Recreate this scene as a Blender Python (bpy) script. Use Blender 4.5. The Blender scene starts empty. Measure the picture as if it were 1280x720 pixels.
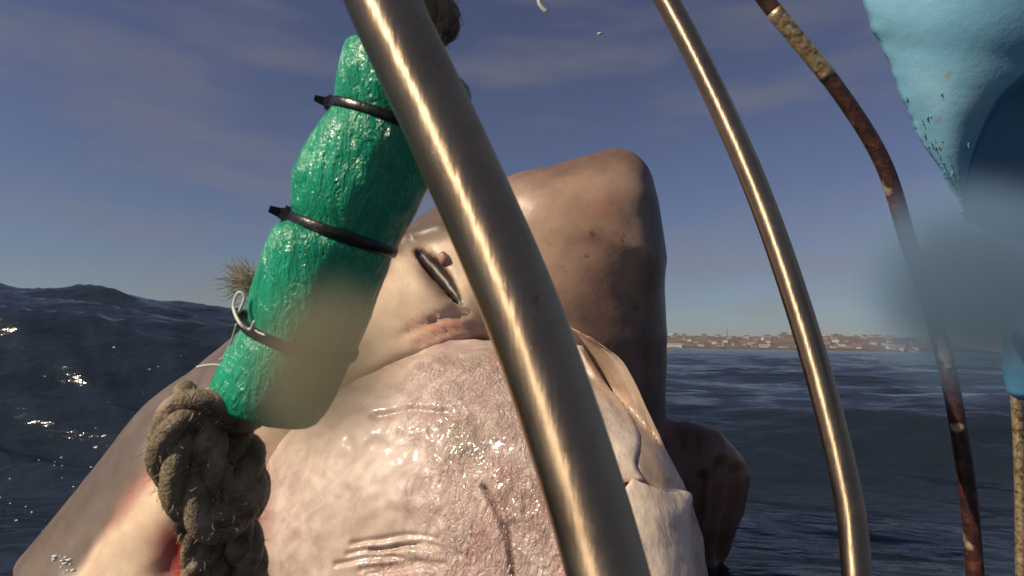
import bpy, bmesh, math, random
import numpy as np
from mathutils import Vector, Matrix

random.seed(7)
rng = np.random.default_rng(7)
S = bpy.context.scene
C = S.collection
R = math.radians

# ------------------------------------------------------------------ camera
F = 763.0                                  # focal length in pixels of a 1280 px wide picture
CAM = Vector((0, 0, 0.47))
cd = bpy.data.cameras.new('camera'); cam = bpy.data.objects.new('camera', cd); C.objects.link(cam)
cd.sensor_width = 36; cd.lens = 36 * F / 1280
cd.clip_start = 0.02; cd.clip_end = 60000
cam.location = CAM
cam.rotation_euler = (Matrix.Rotation(R(90 + 5.4), 4, 'X') @ Matrix.Rotation(R(0.9), 4, 'Z')).to_euler()
S.camera = cam
bpy.context.view_layer.update()
cd.dof.use_dof = True; cd.dof.focus_distance = 1.0; cd.dof.aperture_fstop = 14
MW = np.array(cam.matrix_world); RM = MW[:3, :3]; CP = MW[:3, 3]

def P(px, py, d):
    """point of the place seen at photograph pixel px, py and d metres in front of the lens"""
    v = np.array(((px - 640) / F * d, -(py - 360) / F * d, -d))
    return RM @ v + CP
def proj(p):
    q = (p - CP) @ RM
    return 640 + F * q[..., 0] / -q[..., 2], 360 - F * q[..., 1] / -q[..., 2], -q[..., 2]

# ------------------------------------------------------------------ sky and sun
SUN = Vector((-0.70, -0.33, 0.62)).normalized()
elev = math.asin(SUN.z); az = math.atan2(SUN.x, SUN.y)
W = bpy.data.worlds.new('World'); S.world = W; W.use_nodes = True
nt = W.node_tree; nt.nodes.clear()
N = nt.nodes.new; L = nt.links.new
sky = N('ShaderNodeTexSky'); sky.sky_type = 'NISHITA'; sky.sun_disc = False
sky.sun_elevation = elev; sky.sun_rotation = az
sky.air_density = 1.0; sky.dust_density = 0.5; sky.ozone_density = 2.0
hs = N('ShaderNodeHueSaturation'); hs.inputs['Saturation'].default_value = 0.78; hs.inputs['Hue'].default_value = 0.53; hs.inputs['Value'].default_value = 1
L(sky.outputs[0], hs.inputs['Color'])
tc = N('ShaderNodeTexCoord')
mp = N('ShaderNodeMapping'); mp.inputs['Scale'].default_value = (1.1, 1.1, 5.0); mp.inputs['Rotation'].default_value = (0.0, R(-22), 0)
L(tc.outputs['Generated'], mp.inputs['Vector'])
nz = N('ShaderNodeTexNoise'); nz.inputs['Scale'].default_value = 2.3; nz.inputs['Detail'].default_value = 5; nz.inputs['Roughness'].default_value = 0.5
L(mp.outputs[0], nz.inputs['Vector'])
cr = N('ShaderNodeValToRGB'); cr.color_ramp.elements[0].position = 0.46; cr.color_ramp.elements[1].position = 0.72
cr.color_ramp.elements[0].color = (0, 0, 0, 1); cr.color_ramp.elements[1].color = (0.55, 0.55, 0.55, 1)
L(nz.outputs['Fac'], cr.inputs['Fac'])
mx = N('ShaderNodeMixRGB'); mx.inputs['Color2'].default_value = (4.3, 4.0, 4.2, 1)
L(cr.outputs[0], mx.inputs['Fac']); tn = N('ShaderNodeMixRGB'); tn.blend_type = 'MULTIPLY'; tn.inputs['Fac'].default_value = 1; tn.inputs['Color2'].default_value = (.81, .955, 1.10, 1)
L(hs.outputs[0], tn.inputs['Color1']); L(tn.outputs[0], mx.inputs['Color1'])
bg = N('ShaderNodeBackground'); bg.inputs['Strength'].default_value = 0.053
L(mx.outputs[0], bg.inputs['Color'])
wo = N('ShaderNodeOutputWorld'); L(bg.outputs[0], wo.inputs['Surface'])

ld = bpy.data.lights.new('sun', 'SUN'); ld.energy = 5.0; ld.angle = R(0.5); ld.color = (1.0, 0.84, 0.63)
lo = bpy.data.objects.new('sun', ld); C.objects.link(lo)
lo.rotation_euler = SUN.to_track_quat('Z', 'Y').to_euler()
S.view_settings.view_transform = 'Standard'; S.view_settings.look = 'None'
S.view_settings.exposure = -0.1; S.view_settings.gamma = 1
S.render.engine = 'CYCLES'
S.cycles.use_denoising = True
S.cycles.max_bounces = 6
S.cycles.volume_step_rate = 2.0

# ------------------------------------------------------------------ helpers
def tag(o, label=None, cat=None, group=None, kind=None):
    if label: o['label'] = label
    if cat: o['category'] = cat
    if group: o['group'] = group
    if kind: o['kind'] = kind
    return o
def link(name, me, mat, parent=None, smooth=True):
    if smooth:
        me.polygons.foreach_set('use_smooth', [True] * len(me.polygons))
    o = bpy.data.objects.new(name, me); C.objects.link(o)
    if mat and not me.materials: me.materials.append(mat)
    if parent: 
        o.parent = parent
        o.matrix_parent_inverse = Matrix.Translation(-parent.location)
    return o
def empty(name, loc=(0, 0, 0)):
    o = bpy.data.objects.new(name, None); C.objects.link(o); o.location = loc; o.empty_display_size = .05
    return o
def mesh(name, v, f):
    me = bpy.data.meshes.new(name)
    me.from_pydata([tuple(map(float, a)) for a in v], [], [tuple(map(int, a)) for a in f]); me.update()
    return me
def fmesh(name, v, quads):
    """fast mesh from numpy arrays"""
    me = bpy.data.meshes.new(name)
    v = np.asarray(v, dtype=np.float32); q = np.asarray(quads, dtype=np.int32)
    me.vertices.add(len(v)); me.vertices.foreach_set('co', v.ravel())
    me.loops.add(q.size); me.loops.foreach_set('vertex_index', q.ravel())
    me.polygons.add(len(q))
    me.polygons.foreach_set('loop_start', np.arange(0, q.size, q.shape[1], dtype=np.int32))
    me.polygons.foreach_set('loop_total', np.full(len(q), q.shape[1], dtype=np.int32))
    me.update(calc_edges=True); me.validate()
    return me
def setcol(me, col, name='skin'):
    a = me.color_attributes.new(name, 'FLOAT_COLOR', 'POINT')
    c = np.ones((len(me.vertices), 4), dtype=np.float32); c[:, :3] = col
    a.data.foreach_set('color', c.ravel())
def sm(x, a, b):
    t = np.clip((x - a) / (b - a), 0, 1); return t * t * (3 - 2 * t)
_tab = rng.random((64, 64, 64)).astype(np.float32)
def vn(p):
    """value noise, -1..1"""
    i = np.floor(p).astype(int); f = p - i; f = f * f * (3 - 2 * f); i &= 63; j = (i + 1) & 63
    x0, y0, z0 = i.T; x1, y1, z1 = j.T; u, v, w = f.T
    c = lambda a, b, d: _tab[a, b, d]
    r = ((c(x0, y0, z0) * (1-u) + c(x1, y0, z0) * u) * (1-v) + (c(x0, y1, z0) * (1-u) + c(x1, y1, z0) * u) * v) * (1-w) + \
        ((c(x0, y0, z1) * (1-u) + c(x1, y0, z1) * u) * (1-v) + (c(x0, y1, z1) * (1-u) + c(x1, y1, z1) * u) * v) * w
    return r * 2 - 1
def fbm(p, o=4, g=.5):
    s = 0; a = 1; t = 0
    for k in range(o):
        s = s + a * vn(p * 2 ** k + k * 7.3); t += a; a *= g
    return s / t
def seg_d(x, y, pts):
    """distance in the plane to a polyline"""
    best = np.full(x.shape, 1e9)
    for (ax, ay), (bx, by) in zip(pts[:-1], pts[1:]):
        dx, dy = bx - ax, by - ay
        t = np.clip(((x - ax) * dx + (y - ay) * dy) / (dx * dx + dy * dy), 0, 1)
        best = np.minimum(best, np.hypot(x - ax - t * dx, y - ay - t * dy))
    return best
def catmull(pts, n):
    pts = np.array(pts, float); m = len(pts)
    Q = np.vstack([2 * pts[0] - pts[1], pts, 2 * pts[-1] - pts[-2]])
    out = []
    for i in range(m - 1):
        a, b, c, d = Q[i:i + 4]
        for k in range(n):
            t = k / n
            out.append(.5 * (2 * b + (c - a) * t + (2 * a - 5 * b + 4 * c - d) * t * t + (3 * b - a - 3 * c + d) * t ** 3))
    out.append(pts[-1]); return np.array(out)
def frames(path):
    T = np.gradient(path, axis=0); T /= np.linalg.norm(T, axis=1)[:, None]
    n = np.cross(T[0], (0.3, 0.9, 0.2)); n /= np.linalg.norm(n); Ns = []
    for t in T:
        n = n - t * np.dot(n, t); n = n / np.linalg.norm(n); Ns.append(n)
    Ns = np.array(Ns); return T, Ns, np.cross(T, Ns)
def tube(path, r, seg=12, caps=True, disp=None):
    path = np.asarray(path, float); n = len(path); r = np.broadcast_to(np.asarray(r, float), (n,))
    T, A, B = frames(path)
    th = np.linspace(0, 2 * np.pi, seg, endpoint=False)
    rr = r[:, None] * np.ones((1, seg))
    if disp is not None: rr = rr * (1 + disp(n, seg))
    v = path[:, None] + rr[..., None] * (np.cos(th)[None, :, None] * A[:, None] + np.sin(th)[None, :, None] * B[:, None])
    v = v.reshape(-1, 3); f = []
    for i in range(n - 1):
        for j in range(seg):
            k = (j + 1) % seg
            f.append((i * seg + j, i * seg + k, (i + 1) * seg + k, (i + 1) * seg + j))
    if caps:
        v = np.vstack([v, path[0], path[-1]]); a = n * seg
        for j in range(seg):
            k = (j + 1) % seg
            f.append((a, k, j)); f.append((a + 1, (n - 1) * seg + j, (n - 1) * seg + k))
    return v, f
def join(parts):
    V = []; Fc = []; o = 0
    for v, f in parts:
        V.extend(v); Fc.extend([tuple(i + o for i in q) for q in f]); o += len(v)
    return V, Fc

# ------------------------------------------------------------------ materials
def mat(name):
    m = bpy.data.materials.new(name); m.use_nodes = True
    return m, m.node_tree, m.node_tree.nodes['Principled BSDF']
def noise(t, scale, detail=4, rough=.5, vec=None, stretch=None, dist=0):
    n = t.nodes.new('ShaderNodeTexNoise'); n.inputs['Scale'].default_value = scale
    n.inputs['Detail'].default_value = detail; n.inputs['Roughness'].default_value = rough; n.inputs['Distortion'].default_value = dist
    c = t.nodes.new('ShaderNodeTexCoord'); s = c.outputs['Object']
    if stretch:
        m = t.nodes.new('ShaderNodeMapping'); m.inputs['Scale'].default_value = stretch[0]; m.inputs['Rotation'].default_value = stretch[1]
        t.links.new(s, m.inputs['Vector']); s = m.outputs[0]
    t.links.new(s, n.inputs['Vector']); return n
def ramp(t, src, stops):
    r = t.nodes.new('ShaderNodeValToRGB'); e = r.color_ramp.elements
    while len(e) < len(stops): e.new(0.5)
    for k, (p, c) in enumerate(stops):
        e[k].position = p; e[k].color = (*c, 1) if len(c) == 3 else c
    t.links.new(src, r.inputs['Fac']); return r
def bump(t, b, src, strength, dist, prev=None):
    n = t.nodes.new('ShaderNodeBump'); n.inputs['Strength'].default_value = strength; n.inputs['Distance'].default_value = dist
    t.links.new(src, n.inputs['Height'])
    if prev: t.links.new(prev.outputs[0], n.inputs['Normal'])
    t.links.new(n.outputs[0], b.inputs['Normal']); return n
def mixc(t, fac, c1, c2, mode='MIX'):
    m = t.nodes.new('ShaderNodeMixRGB'); m.blend_type = mode
    for k, s in (('Fac', fac), ('Color1', c1), ('Color2', c2)):
        if isinstance(s, (int, float)): m.inputs[k].default_value = s
        elif isinstance(s, tuple): m.inputs[k].default_value = (*s, 1)
        else: t.links.new(s, m.inputs[k])
    return m.outputs[0]

# steel
def steel(name, c1, c2, ro, rust=0.0):
    m, t, b = mat(name)
    b.inputs['Metallic'].default_value = 1.0
    b.inputs['Anisotropic'].default_value = .9; b.inputs['Anisotropic Rotation'].default_value = .25
    tg = t.nodes.new('ShaderNodeTangent'); tg.direction_type = 'UV_MAP'; tg.uv_map = 'around'
    t.links.new(tg.outputs[0], b.inputs['Tangent'])
    n1 = noise(t, 28, 5, .6)
    col = ramp(t, n1.outputs['Fac'], [(.3, c1), (.72, c2)]).outputs[0]
    n2 = noise(t, 260, 3, .6, stretch=((1, 1, .12), (0, 0, 0)))
    rr = ramp(t, n1.outputs['Fac'], [(.3, (ro,) * 3), (.75, (ro + .16,) * 3)])
    t.links.new(rr.outputs[0], b.inputs['Roughness'])
    sp = noise(t, 95, 3, .55)
    msk = ramp(t, sp.outputs['Fac'], [(.66, (0, 0, 0)), (.76, (.5, .5, .5))]).outputs[0]
    col = mixc(t, msk, col, (.16, .09, .045))
    t.links.new(col, b.inputs['Base Color'])
    bb = bump(t, b, n2.outputs['Fac'], .12, .002)
    n4 = noise(t, 210, 4, .6); pit = ramp(t, n4.outputs['Fac'], [(.235, (0, 0, 0)), (.32, (1, 1, 1))]); bb = bump(t, b, pit.outputs[0], .3, .0006, bb)
    t.links.new(mixc(t, mixc(t, pit.outputs[0], (1, 1, 1), (0, 0, 0)), col, (.13, .07, .035)), b.inputs['Base Color'])
    bump(t, b, n1.outputs['Fac'], .15, .004, bb)
    return m
M_steel = steel('polished_steel', (.40, .29, .195), (.58, .455, .33), .40)
# rusted bar
M_rust, t, b = mat('rusted_steel')
n1 = noise(t, 60, 6, .65); n2 = noise(t, 16, 3, .5)
c = ramp(t, n1.outputs['Fac'], [(.3, (.016, .008, .008)), (.55, (.06, .022, .018)), (.75, (.16, .06, .035))]).outputs[0]
wm = ramp(t, n2.outputs['Fac'], [(.60, (0, 0, 0)), (.66, (1, 1, 1))]).outputs[0]
t.links.new(mixc(t, wm, c, (.42, .34, .22)), b.inputs['Base Color'])
b.inputs['Roughness'].default_value = .42; b.inputs['Specular IOR Level'].default_value = .5
bump(t, b, n1.outputs['Fac'], .9, .003)
M_bare, t, b = mat('scraped_steel')
n1 = noise(t, 90, 5, .65)
t.links.new(ramp(t, n1.outputs['Fac'], [(.35, (.14, .07, .03)), (.5, (.42, .31, .17)), (.7, (.62, .52, .36))]).outputs[0], b.inputs['Base Color'])
b.inputs['Metallic'].default_value = .6; b.inputs['Roughness'].default_value = .38
bump(t, b, n1.outputs['Fac'], .9, .003)
# green foam
M_foam, t, b = mat('green_foam')
n1 = noise(t, 18, 4, .55)
t.links.new(ramp(t, n1.outputs['Fac'], [(.3, (.0, .26, .135)), (.7, (.012, .40, .22))]).outputs[0], b.inputs['Base Color'])
b.inputs['Roughness'].default_value = .27; b.inputs['Specular IOR Level'].default_value = .55
n2 = noise(t, 105, 4, .62, stretch=((1.0, 1.0, .38), (0, R(-18), 0)), dist=1.3)
n3 = noise(t, 420, 2, .5)
bb = bump(t, b, n2.outputs['Fac'], .75, .006); bump(t, b, n3.outputs['Fac'], .25, .002, bb)
# tie
M_tie, t, b = mat('black_nylon'); b.inputs['Base Color'].default_value = (.008, .008, .009, 1); b.inputs['Roughness'].default_value = .32
bump(t, b, noise(t, 200, 2).outputs['Fac'], .3, .002)
# rope
M_rope, t, b = mat('muddy_rope')
n1 = noise(t, 45, 5, .6); n2 = noise(t, 16, 2, .5)
c = ramp(t, n1.outputs['Fac'], [(.3, (.08, .052, .032)), (.5, (.25, .18, .115)), (.75, (.52, .40, .30))]).outputs[0]
t.links.new(mixc(t, ramp(t, n2.outputs['Fac'], [(.42, (0, 0, 0)), (.62, (.6, .6, .6))]).outputs[0], c, (.17, .14, .06)), b.inputs['Base Color'])
b.inputs['Roughness'].default_value = .55
n3 = noise(t, 520, 3, .6)
bb = bump(t, b, n3.outputs['Fac'], .8, .0025); bump(t, b, n1.outputs['Fac'], .8, .006, bb)
M_fibre, t, b = mat('rope_fibre'); b.inputs['Base Color'].default_value = (.46, .38, .28, 1); b.inputs['Roughness'].default_value = .5
M_white, t, b = mat('white_twine'); b.inputs['Base Color'].default_value = (.7, .68, .64, 1); b.inputs['Roughness'].default_value = .5
# shark skin
M_skin, t, b = mat('shark_skin')
at = t.nodes.new('ShaderNodeAttribute'); at.attribute_name = 'skin'
n1 = noise(t, 9, 6, .6); n2 = noise(t, 60, 3, .6)
c = mixc(t, .85, at.outputs['Color'], ramp(t, n1.outputs['Fac'], [(.3, (.55, .5, .5)), (.7, (1.15, 1.1, 1.05))]).outputs[0], 'MULTIPLY')
sp = ramp(t, n2.outputs['Fac'], [(.22, (.35, .3, .3)), (.32, (1, 1, 1))]).outputs[0]
t.links.new(mixc(t, .8, c, sp, 'MULTIPLY'), b.inputs['Base Color'])
b.inputs['Roughness'].default_value = .42; b.inputs['Specular IOR Level'].default_value = .4
b.inputs['Subsurface Weight'].default_value = .08; b.inputs['Subsurface Radius'].default_value = (.02, .008, .005); b.inputs['Subsurface Scale'].default_value = .4
n3 = noise(t, 38, 5, .6)
bb = bump(t, b, n3.outputs['Fac'], .18, .005); bump(t, b, noise(t, 300, 2).outputs['Fac'], .12, .0015, bb)
# gum
M_gum, t, b = mat('wet_gum_flesh')
at = t.nodes.new('ShaderNodeAttribute'); at.attribute_name = 'skin'
n1 = noise(t, 26, 6, .65, dist=.6)
c = mixc(t, .7, at.outputs['Color'], ramp(t, n1.outputs['Fac'], [(.32, (.62, .5, .5)), (.55, (1, .97, .95)), (.75, (1.25, 1.2, 1.15))]).outputs[0], 'MULTIPLY')
t.links.new(c, b.inputs['Base Color'])
at2 = t.nodes.new('ShaderNodeAttribute'); at2.attribute_name = 'wet'
b.inputs['Specular IOR Level'].default_value = .8; b.inputs['Coat Weight'].default_value = .25; b.inputs['Coat Roughness'].default_value = .08
sp2 = t.nodes.new('ShaderNodeSeparateColor'); t.links.new(at2.outputs['Color'], sp2.inputs[0])
t.links.new(ramp(t, sp2.outputs[0], [(0, (.55,) * 3), (1, (.16,) * 3)]).outputs[0], b.inputs['Roughness'])
n2 = noise(t, 62, 4, .6, stretch=((1, 1, .5), (0, R(10), 0)), dist=2.2); n3 = noise(t, 190, 3, .6, dist=1.0)
ml = t.nodes.new('ShaderNodeMath'); ml.operation = 'MULTIPLY'; t.links.new(n2.outputs['Fac'], ml.inputs[0]); t.links.new(sp2.outputs[0], ml.inputs[1])
ml2 = t.nodes.new('ShaderNodeMath'); ml2.operation = 'MULTIPLY'; t.links.new(n3.outputs['Fac'], ml2.inputs[0]); t.links.new(sp2.outputs[0], ml2.inputs[1])
bb = bump(t, b, ml.outputs[0], .8, .011); bump(t, b, ml2.outputs[0], .45, .003, bb)
b.inputs['Subsurface Weight'].default_value = .1; b.inputs['Subsurface Radius'].default_value = (.03, .008, .005); b.inputs['Subsurface Scale'].default_value = .4
M_flap, t, b = mat('pale_lip_flesh')
n1 = noise(t, 30, 5, .6, stretch=((1, 1, .3), (0, 0, 0)))
t.links.new(ramp(t, n1.outputs['Fac'], [(.3, (.60, .46, .38)), (.7, (.80, .68, .55))]).outputs[0], b.inputs['Base Color'])
b.inputs['Roughness'].default_value = .32; bump(t, b, n1.outputs['Fac'], .6, .006)
M_fold, t, b = mat('shaded_lip_flesh')  # lip flesh with the outer fold's shade put into its tan
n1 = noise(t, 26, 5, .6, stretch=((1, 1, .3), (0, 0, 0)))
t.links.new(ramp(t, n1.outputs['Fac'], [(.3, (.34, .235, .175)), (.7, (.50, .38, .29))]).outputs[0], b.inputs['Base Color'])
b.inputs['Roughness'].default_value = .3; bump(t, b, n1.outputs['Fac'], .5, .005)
M_pink, t, b = mat('pink_nostril_flesh')
t.links.new(ramp(t, noise(t, 60, 4).outputs['Fac'], [(.3, (.30, .13, .11)), (.7, (.58, .34, .28))]).outputs[0], b.inputs['Base Color'])
b.inputs['Roughness'].default_value = .2
# blue paint
M_blue, t, b = mat('blue_paint')
n1 = noise(t, 5, 5, .55); n2 = noise(t, 24, 6, .7); n3 = noise(t, 14, 3, .6)
c = ramp(t, n1.outputs['Fac'], [(.3, (.13, .34, .50)), (.55, (.21, .47, .65)), (.75, (.36, .60, .75))]).outputs[0]
c = mixc(t, ramp(t, n3.outputs['Fac'], [(.66, (0, 0, 0)), (.76, (.75, .75, .75))]).outputs[0], c, (.32, .20, .13))
c = mixc(t, ramp(t, n2.outputs['Fac'], [(.70, (0, 0, 0)), (.73, (1, 1, 1))]).outputs[0], c, (.012, .03, .05))
t.links.new(c, b.inputs['Base Color']); b.inputs['Roughness'].default_value = .38
bump(t, b, n2.outputs['Fac'], .4, .004)
M_chip, t, b = mat('chipped_edge')
n2 = noise(t, 50, 5, .7)
t.links.new(ramp(t, n2.outputs['Fac'], [(.36, (.01, .03, .05)), (.5, (.05, .25, .34)), (.62, (.10, .38, .45)), (.72, (.45, .20, .06))]).outputs[0], b.inputs['Base Color'])
b.inputs['Roughness'].default_value = .5; bump(t, b, n2.outputs['Fac'], 1, .006)
# water
M_water, t, b = mat('sea_water')
b.inputs['Base Color'].default_value = (.014, .022, .034, 1); b.inputs['Roughness'].default_value = .13; b.inputs['IOR'].default_value = 1.33
n1 = noise(t, 9, 4, .6, stretch=((1, 2.2, 1), (0, 0, R(12)))); n2 = noise(t, 1.2, 4, .6, stretch=((1, 2.0, 1), (0, 0, R(-14))))
n3 = noise(t, .12, 5, .65, stretch=((1, 2.6, 1), (0, 0, R(-6))))
bb = bump(t, b, n1.outputs['Fac'], .35, .022); bb = bump(t, b, n2.outputs['Fac'], .5, .12, bb); bump(t, b, n3.outputs['Fac'], .5, .8, bb)
M_foamw, t, b = mat('sea_foam'); b.inputs['Base Color'].default_value = (.6, .62, .63, 1); b.inputs['Roughness'].default_value = .5
# land
M_land, t, b = mat('dry_hillside')
n1 = noise(t, .02, 6, .65)
t.links.new(ramp(t, n1.outputs['Fac'], [(.3, (.035, .027, .02)), (.5, (.10, .07, .05)), (.72, (.19, .13, .095))]).outputs[0], b.inputs['Base Color']); b.inputs['Roughness'].default_value = .9
M_rock, t, b = mat('shore_rock')
t.links.new(ramp(t, noise(t, .08, 5, .6).outputs['Fac'], [(.3, (.03, .022, .018)), (.7, (.12, .08, .06))]).outputs[0], b.inputs['Base Color']); b.inputs['Roughness'].default_value = .9
def flat(name, c, ro=.7):
    m, t, b = mat(name)
    t.links.new(ramp(t, noise(t, .6, 3).outputs['Fac'], [(.3, tuple(x * .85 for x in c)), (.7, c)]).outputs[0], b.inputs['Base Color'])
    b.inputs['Roughness'].default_value = ro; return m
M_wall = [flat('white_wall', (.50, .46, .42)), flat('cream_wall', (.33, .27, .21)), flat('pink_wall', (.30, .21, .17))]
M_roof = [flat('brown_roof', (.12, .075, .058)), flat('grey_roof', (.2, .18, .17))]
M_win = flat('dark_window', (.03, .03, .035), .3)

# ------------------------------------------------------------------ sea
def sea_height(X, Y, dr):
    r = np.hypot(X, Y); h = np.zeros_like(X)
    g = np.random.default_rng(21)
    for lam, amp, n in ((7.0, .03, 6), (3.2, .020, 8), (1.5, .0085, 12), (.7, .0034, 16), (.32, .0016, 20), (.15, .0008, 20)):
        for k in range(n):
            l = lam * g.uniform(.7, 1.4); th = g.normal(R(84), .33); ph = g.uniform(0, 6.28)
            kx, ky = math.cos(th) * 2 * np.pi / l, math.sin(th) * 2 * np.pi / l
            a = amp * g.uniform(.6, 1.2) * np.clip(l / (2.6 * dr) - .6, 0, 1)
            a = a * (1 + (1.3 if lam < 1.6 else 0) * (1 - sm(X, -2.2, -.4)))
            s = kx * X + ky * Y + ph + .35 * np.sin(.7 * X / lam + k) 
            h += a * (1.35 * (1 - np.abs(np.sin(s / 2))) ** 1.3 * 2 - 1.1) * .9 if l < 4 else a * np.sin(s)
    h *= .25 + .75 * sm(r, 1.2, 3.2)
    # the swell: a near ridge across the view and a larger one beyond it on the left
    w1 = 3.5 + .22 * np.sin(X * .8 + 1)
    H1 = .20 + .32 * (1 - sm(X, -1.4, .6)) 
    d = Y - w1
    h += H1 * np.exp(-np.where(d < 0, (d / .75) ** 2, (d / 1.3) ** 2)) * (1 - sm(np.abs(X), 9, 16))
    w2 = 9.5 + .12 * X + .5 * np.sin(X * .5)
    H2 = np.interp(X, [-14, -10, -7.5, -5.8, -4.3, -2.5, -1, .5, 2], [1.6, 1.45, 1.27, 1.12, .92, .68, .42, .2, .1])
    d = Y - w2
    h += H2 * np.exp(-np.where(d < 0, (d / 4.6) ** 2, (d / 4.5) ** 2)) * (1 - sm(-X, 14, 30))
    h += .10 * np.sin(Y * .42 + X * .09) * sm(r, 8, 20) * (1 - sm(r, 500, 2000))
    return h
def build_sea():
    na1, na2, nr = 560, 90, 780
    a = np.concatenate([np.linspace(-55, 55, na1, endpoint=False), np.linspace(55, 305, na2, endpoint=False)]) * np.pi / 180
    rs = .05 * (26000 / .05) ** (np.linspace(0, 1, nr) ** .94)
    Rr, A = np.meshgrid(rs, a, indexing='ij')
    X = Rr * np.sin(A); Y = Rr * np.cos(A)
    dr = np.gradient(rs)[:, None] * np.ones_like(A)
    Z = sea_height(X, Y, np.maximum(dr, Rr * .0035)) - 0
    n = len(a)
    i, j = np.meshgrid(np.arange(nr - 1), np.arange(n), indexing='ij'); k = (j + 1) % n
    q = np.stack([i * n + j, i * n + k, (i + 1) * n + k, (i + 1) * n + j], -1).reshape(-1, 4)[:, ::-1]
    me = fmesh('sea', np.stack([X, Y, Z], -1).reshape(-1, 3), q)
    o = link('sea', me, M_water); tag(o, kind='structure', label='dark rippled sea with long swells')
build_sea()
# foam flecks, and glints painted as white flecks, on the left wave face
V = []; Fc = []
for k in range(110):
    y = rng.uniform(1.6, 3.3); x = rng.uniform(-.9, -.38) * y
    s = min(abs(rng.normal(0, .0035)), .007) * y * .45 + .0009
    z = float(sea_height(np.array([x]), np.array([y]), np.array([.01]))[0]) + .002
    n = 7; o = len(V); V.append((x, y, z + .003))
    for q in range(n):
        a_ = q / n * 6.283; rr = s * rng.uniform(.4, 1.3)
        xx, yy = x + 1.8 * rr * math.cos(a_), y + rr * .8 * math.sin(a_)
        V.append((xx, yy, float(sea_height(np.array([xx]), np.array([yy]), np.array([.01]))[0]) + .001))
    for q in range(n): Fc.append((o, o + 1 + q, o + 1 + (q + 1) % n))
o = link('sea_foam', mesh('sea_foam', V, Fc), M_foamw); tag(o, 'small white foam flecks and painted glints on the dark wave at the left', 'foam', kind='stuff')

# ------------------------------------------------------------------ shore town
D0 = 1300.0
def land_h(X, Y):
    w = sm(Y - 40 * np.sin(X / 130.), D0, D0 + 18) 
    e = sm(X, 250, 380) * (1 - sm(X, 1020, 1160))
    e2 = .95 + .22 * sm(X, 620, 760) * (1 - .3 * sm(X, 900, 1100)) - .16 * np.exp(-((X - 640) / 40) ** 2)
    p = np.stack([X / 60, Y / 60, 0 * X], -1).reshape(-1, 3)
    nzz = fbm(p, 4).reshape(X.shape)
    return (-4 + (9 + 2 * nzz) * w + (30 + 3.5 * nzz) * sm(Y, D0 + 20, D0 + 330) ** .8 * e2) * e - 3 * (1 - e)
nx, ny = 260, 60
gx = np.linspace(200, 1200, nx); gy = D0 - 60 + np.linspace(0, 1, ny) * 900
GX, GY = np.meshgrid(gx, gy, indexing='ij'); GZ = land_h(GX, GY)
i, j = np.meshgrid(np.arange(nx - 1), np.arange(ny - 1), indexing='ij')
q = np.stack([i * ny + j, (i + 1) * ny + j, (i + 1) * ny + j + 1, i * ny + j + 1], -1).reshape(-1, 4)
me = fmesh('headland', np.stack([GX, GY, GZ], -1).reshape(-1, 3), q)
o = link('headland', me, M_land); tag(o, 'low dry brown headland across the bay', kind='structure')
me.materials.append(M_rock)
cz = GZ[:-1, :-1].ravel(); me.polygons.foreach_set('material_index', (cz < 6.0).astype(np.int32)[:len(me.polygons)])

def house(w, dp, h, wm, rm, flatroof=False, label=None, group=None, cat='house'):
    root = empty('house')
    def bx(x0, x1, y0, y1, z0, z1):
        v = [(x, y, z) for z in (z0, z1) for x, y in ((x0, y0), (x1, y0), (x1, y1), (x0, y1))]
        return v, [(3, 2, 1, 0), (4, 5, 6, 7), (0, 1, 5, 4), (1, 2, 6, 5), (2, 3, 7, 6), (3, 0, 4, 7)]
    link('wall', mesh('wall', *bx(-w/2, w/2, -dp/2, dp/2, -4, h)), wm, root, False)
    if flatroof:
        link('roof', mesh('roof', *bx(-w/2-.3, w/2+.3, -dp/2-.3, dp/2+.3, h + .004, h + .5)), rm, root, False)
    else:
        e = .5; v = [(-w/2-e, -dp/2-e, h), (w/2+e, -dp/2-e, h), (w/2+e, dp/2+e, h), (-w/2-e, dp/2+e, h), (-w/2-e, 0, h+h*.45), (w/2+e, 0, h+h*.45)]
        link('roof', mesh('roof', v, [(0, 1, 5, 4), (2, 3, 4, 5), (0, 4, 3), (1, 2, 5), (3, 2, 1, 0)]), rm, root, False)
    k = max(2, int(w / 5))
    for q_ in range(k):
        cx = -w/2 + w * (q_ + .5) / k
        link('window', mesh('window', *bx(cx - .9, cx + .9, -dp/2 - .12, -dp/2 + .2, h * .4, h * .72)), M_win, root, False)
    root['label'] = label; root['category'] = cat
    if group: root['group'] = group
    return root
protos = []
GR = 'houses of the shore town across the bay'
kinds = [('tiny white house with a brown gabled roof in the distant shore town', 13, 9, 6, 0, 0, False),
         ('tiny white flat-roofed house in the distant shore town', 16, 10, 7, 0, 1, True),
         ('tiny cream house with a brown gabled roof in the distant shore town', 12, 9, 6, 1, 0, False),
         ('tiny pinkish house with a brown gabled roof in the distant shore town', 14, 9, 6, 2, 0, False),
         ('tiny cream flat-roofed house in the distant shore town', 18, 9, 6, 1, 1, True)]
def copy_tree(o, par=None):
    c_ = o.copy(); C.objects.link(c_)
    if par: c_.parent = par
    for ch in o.children: copy_tree(ch, c_)
    return c_
for lb, w, dp, h, a_, b_, fr in kinds:
    protos.append([house(w, dp, h, M_wall[a_], M_roof[b_], fr, lb, GR), False])
placed = []; tries = 0
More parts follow.
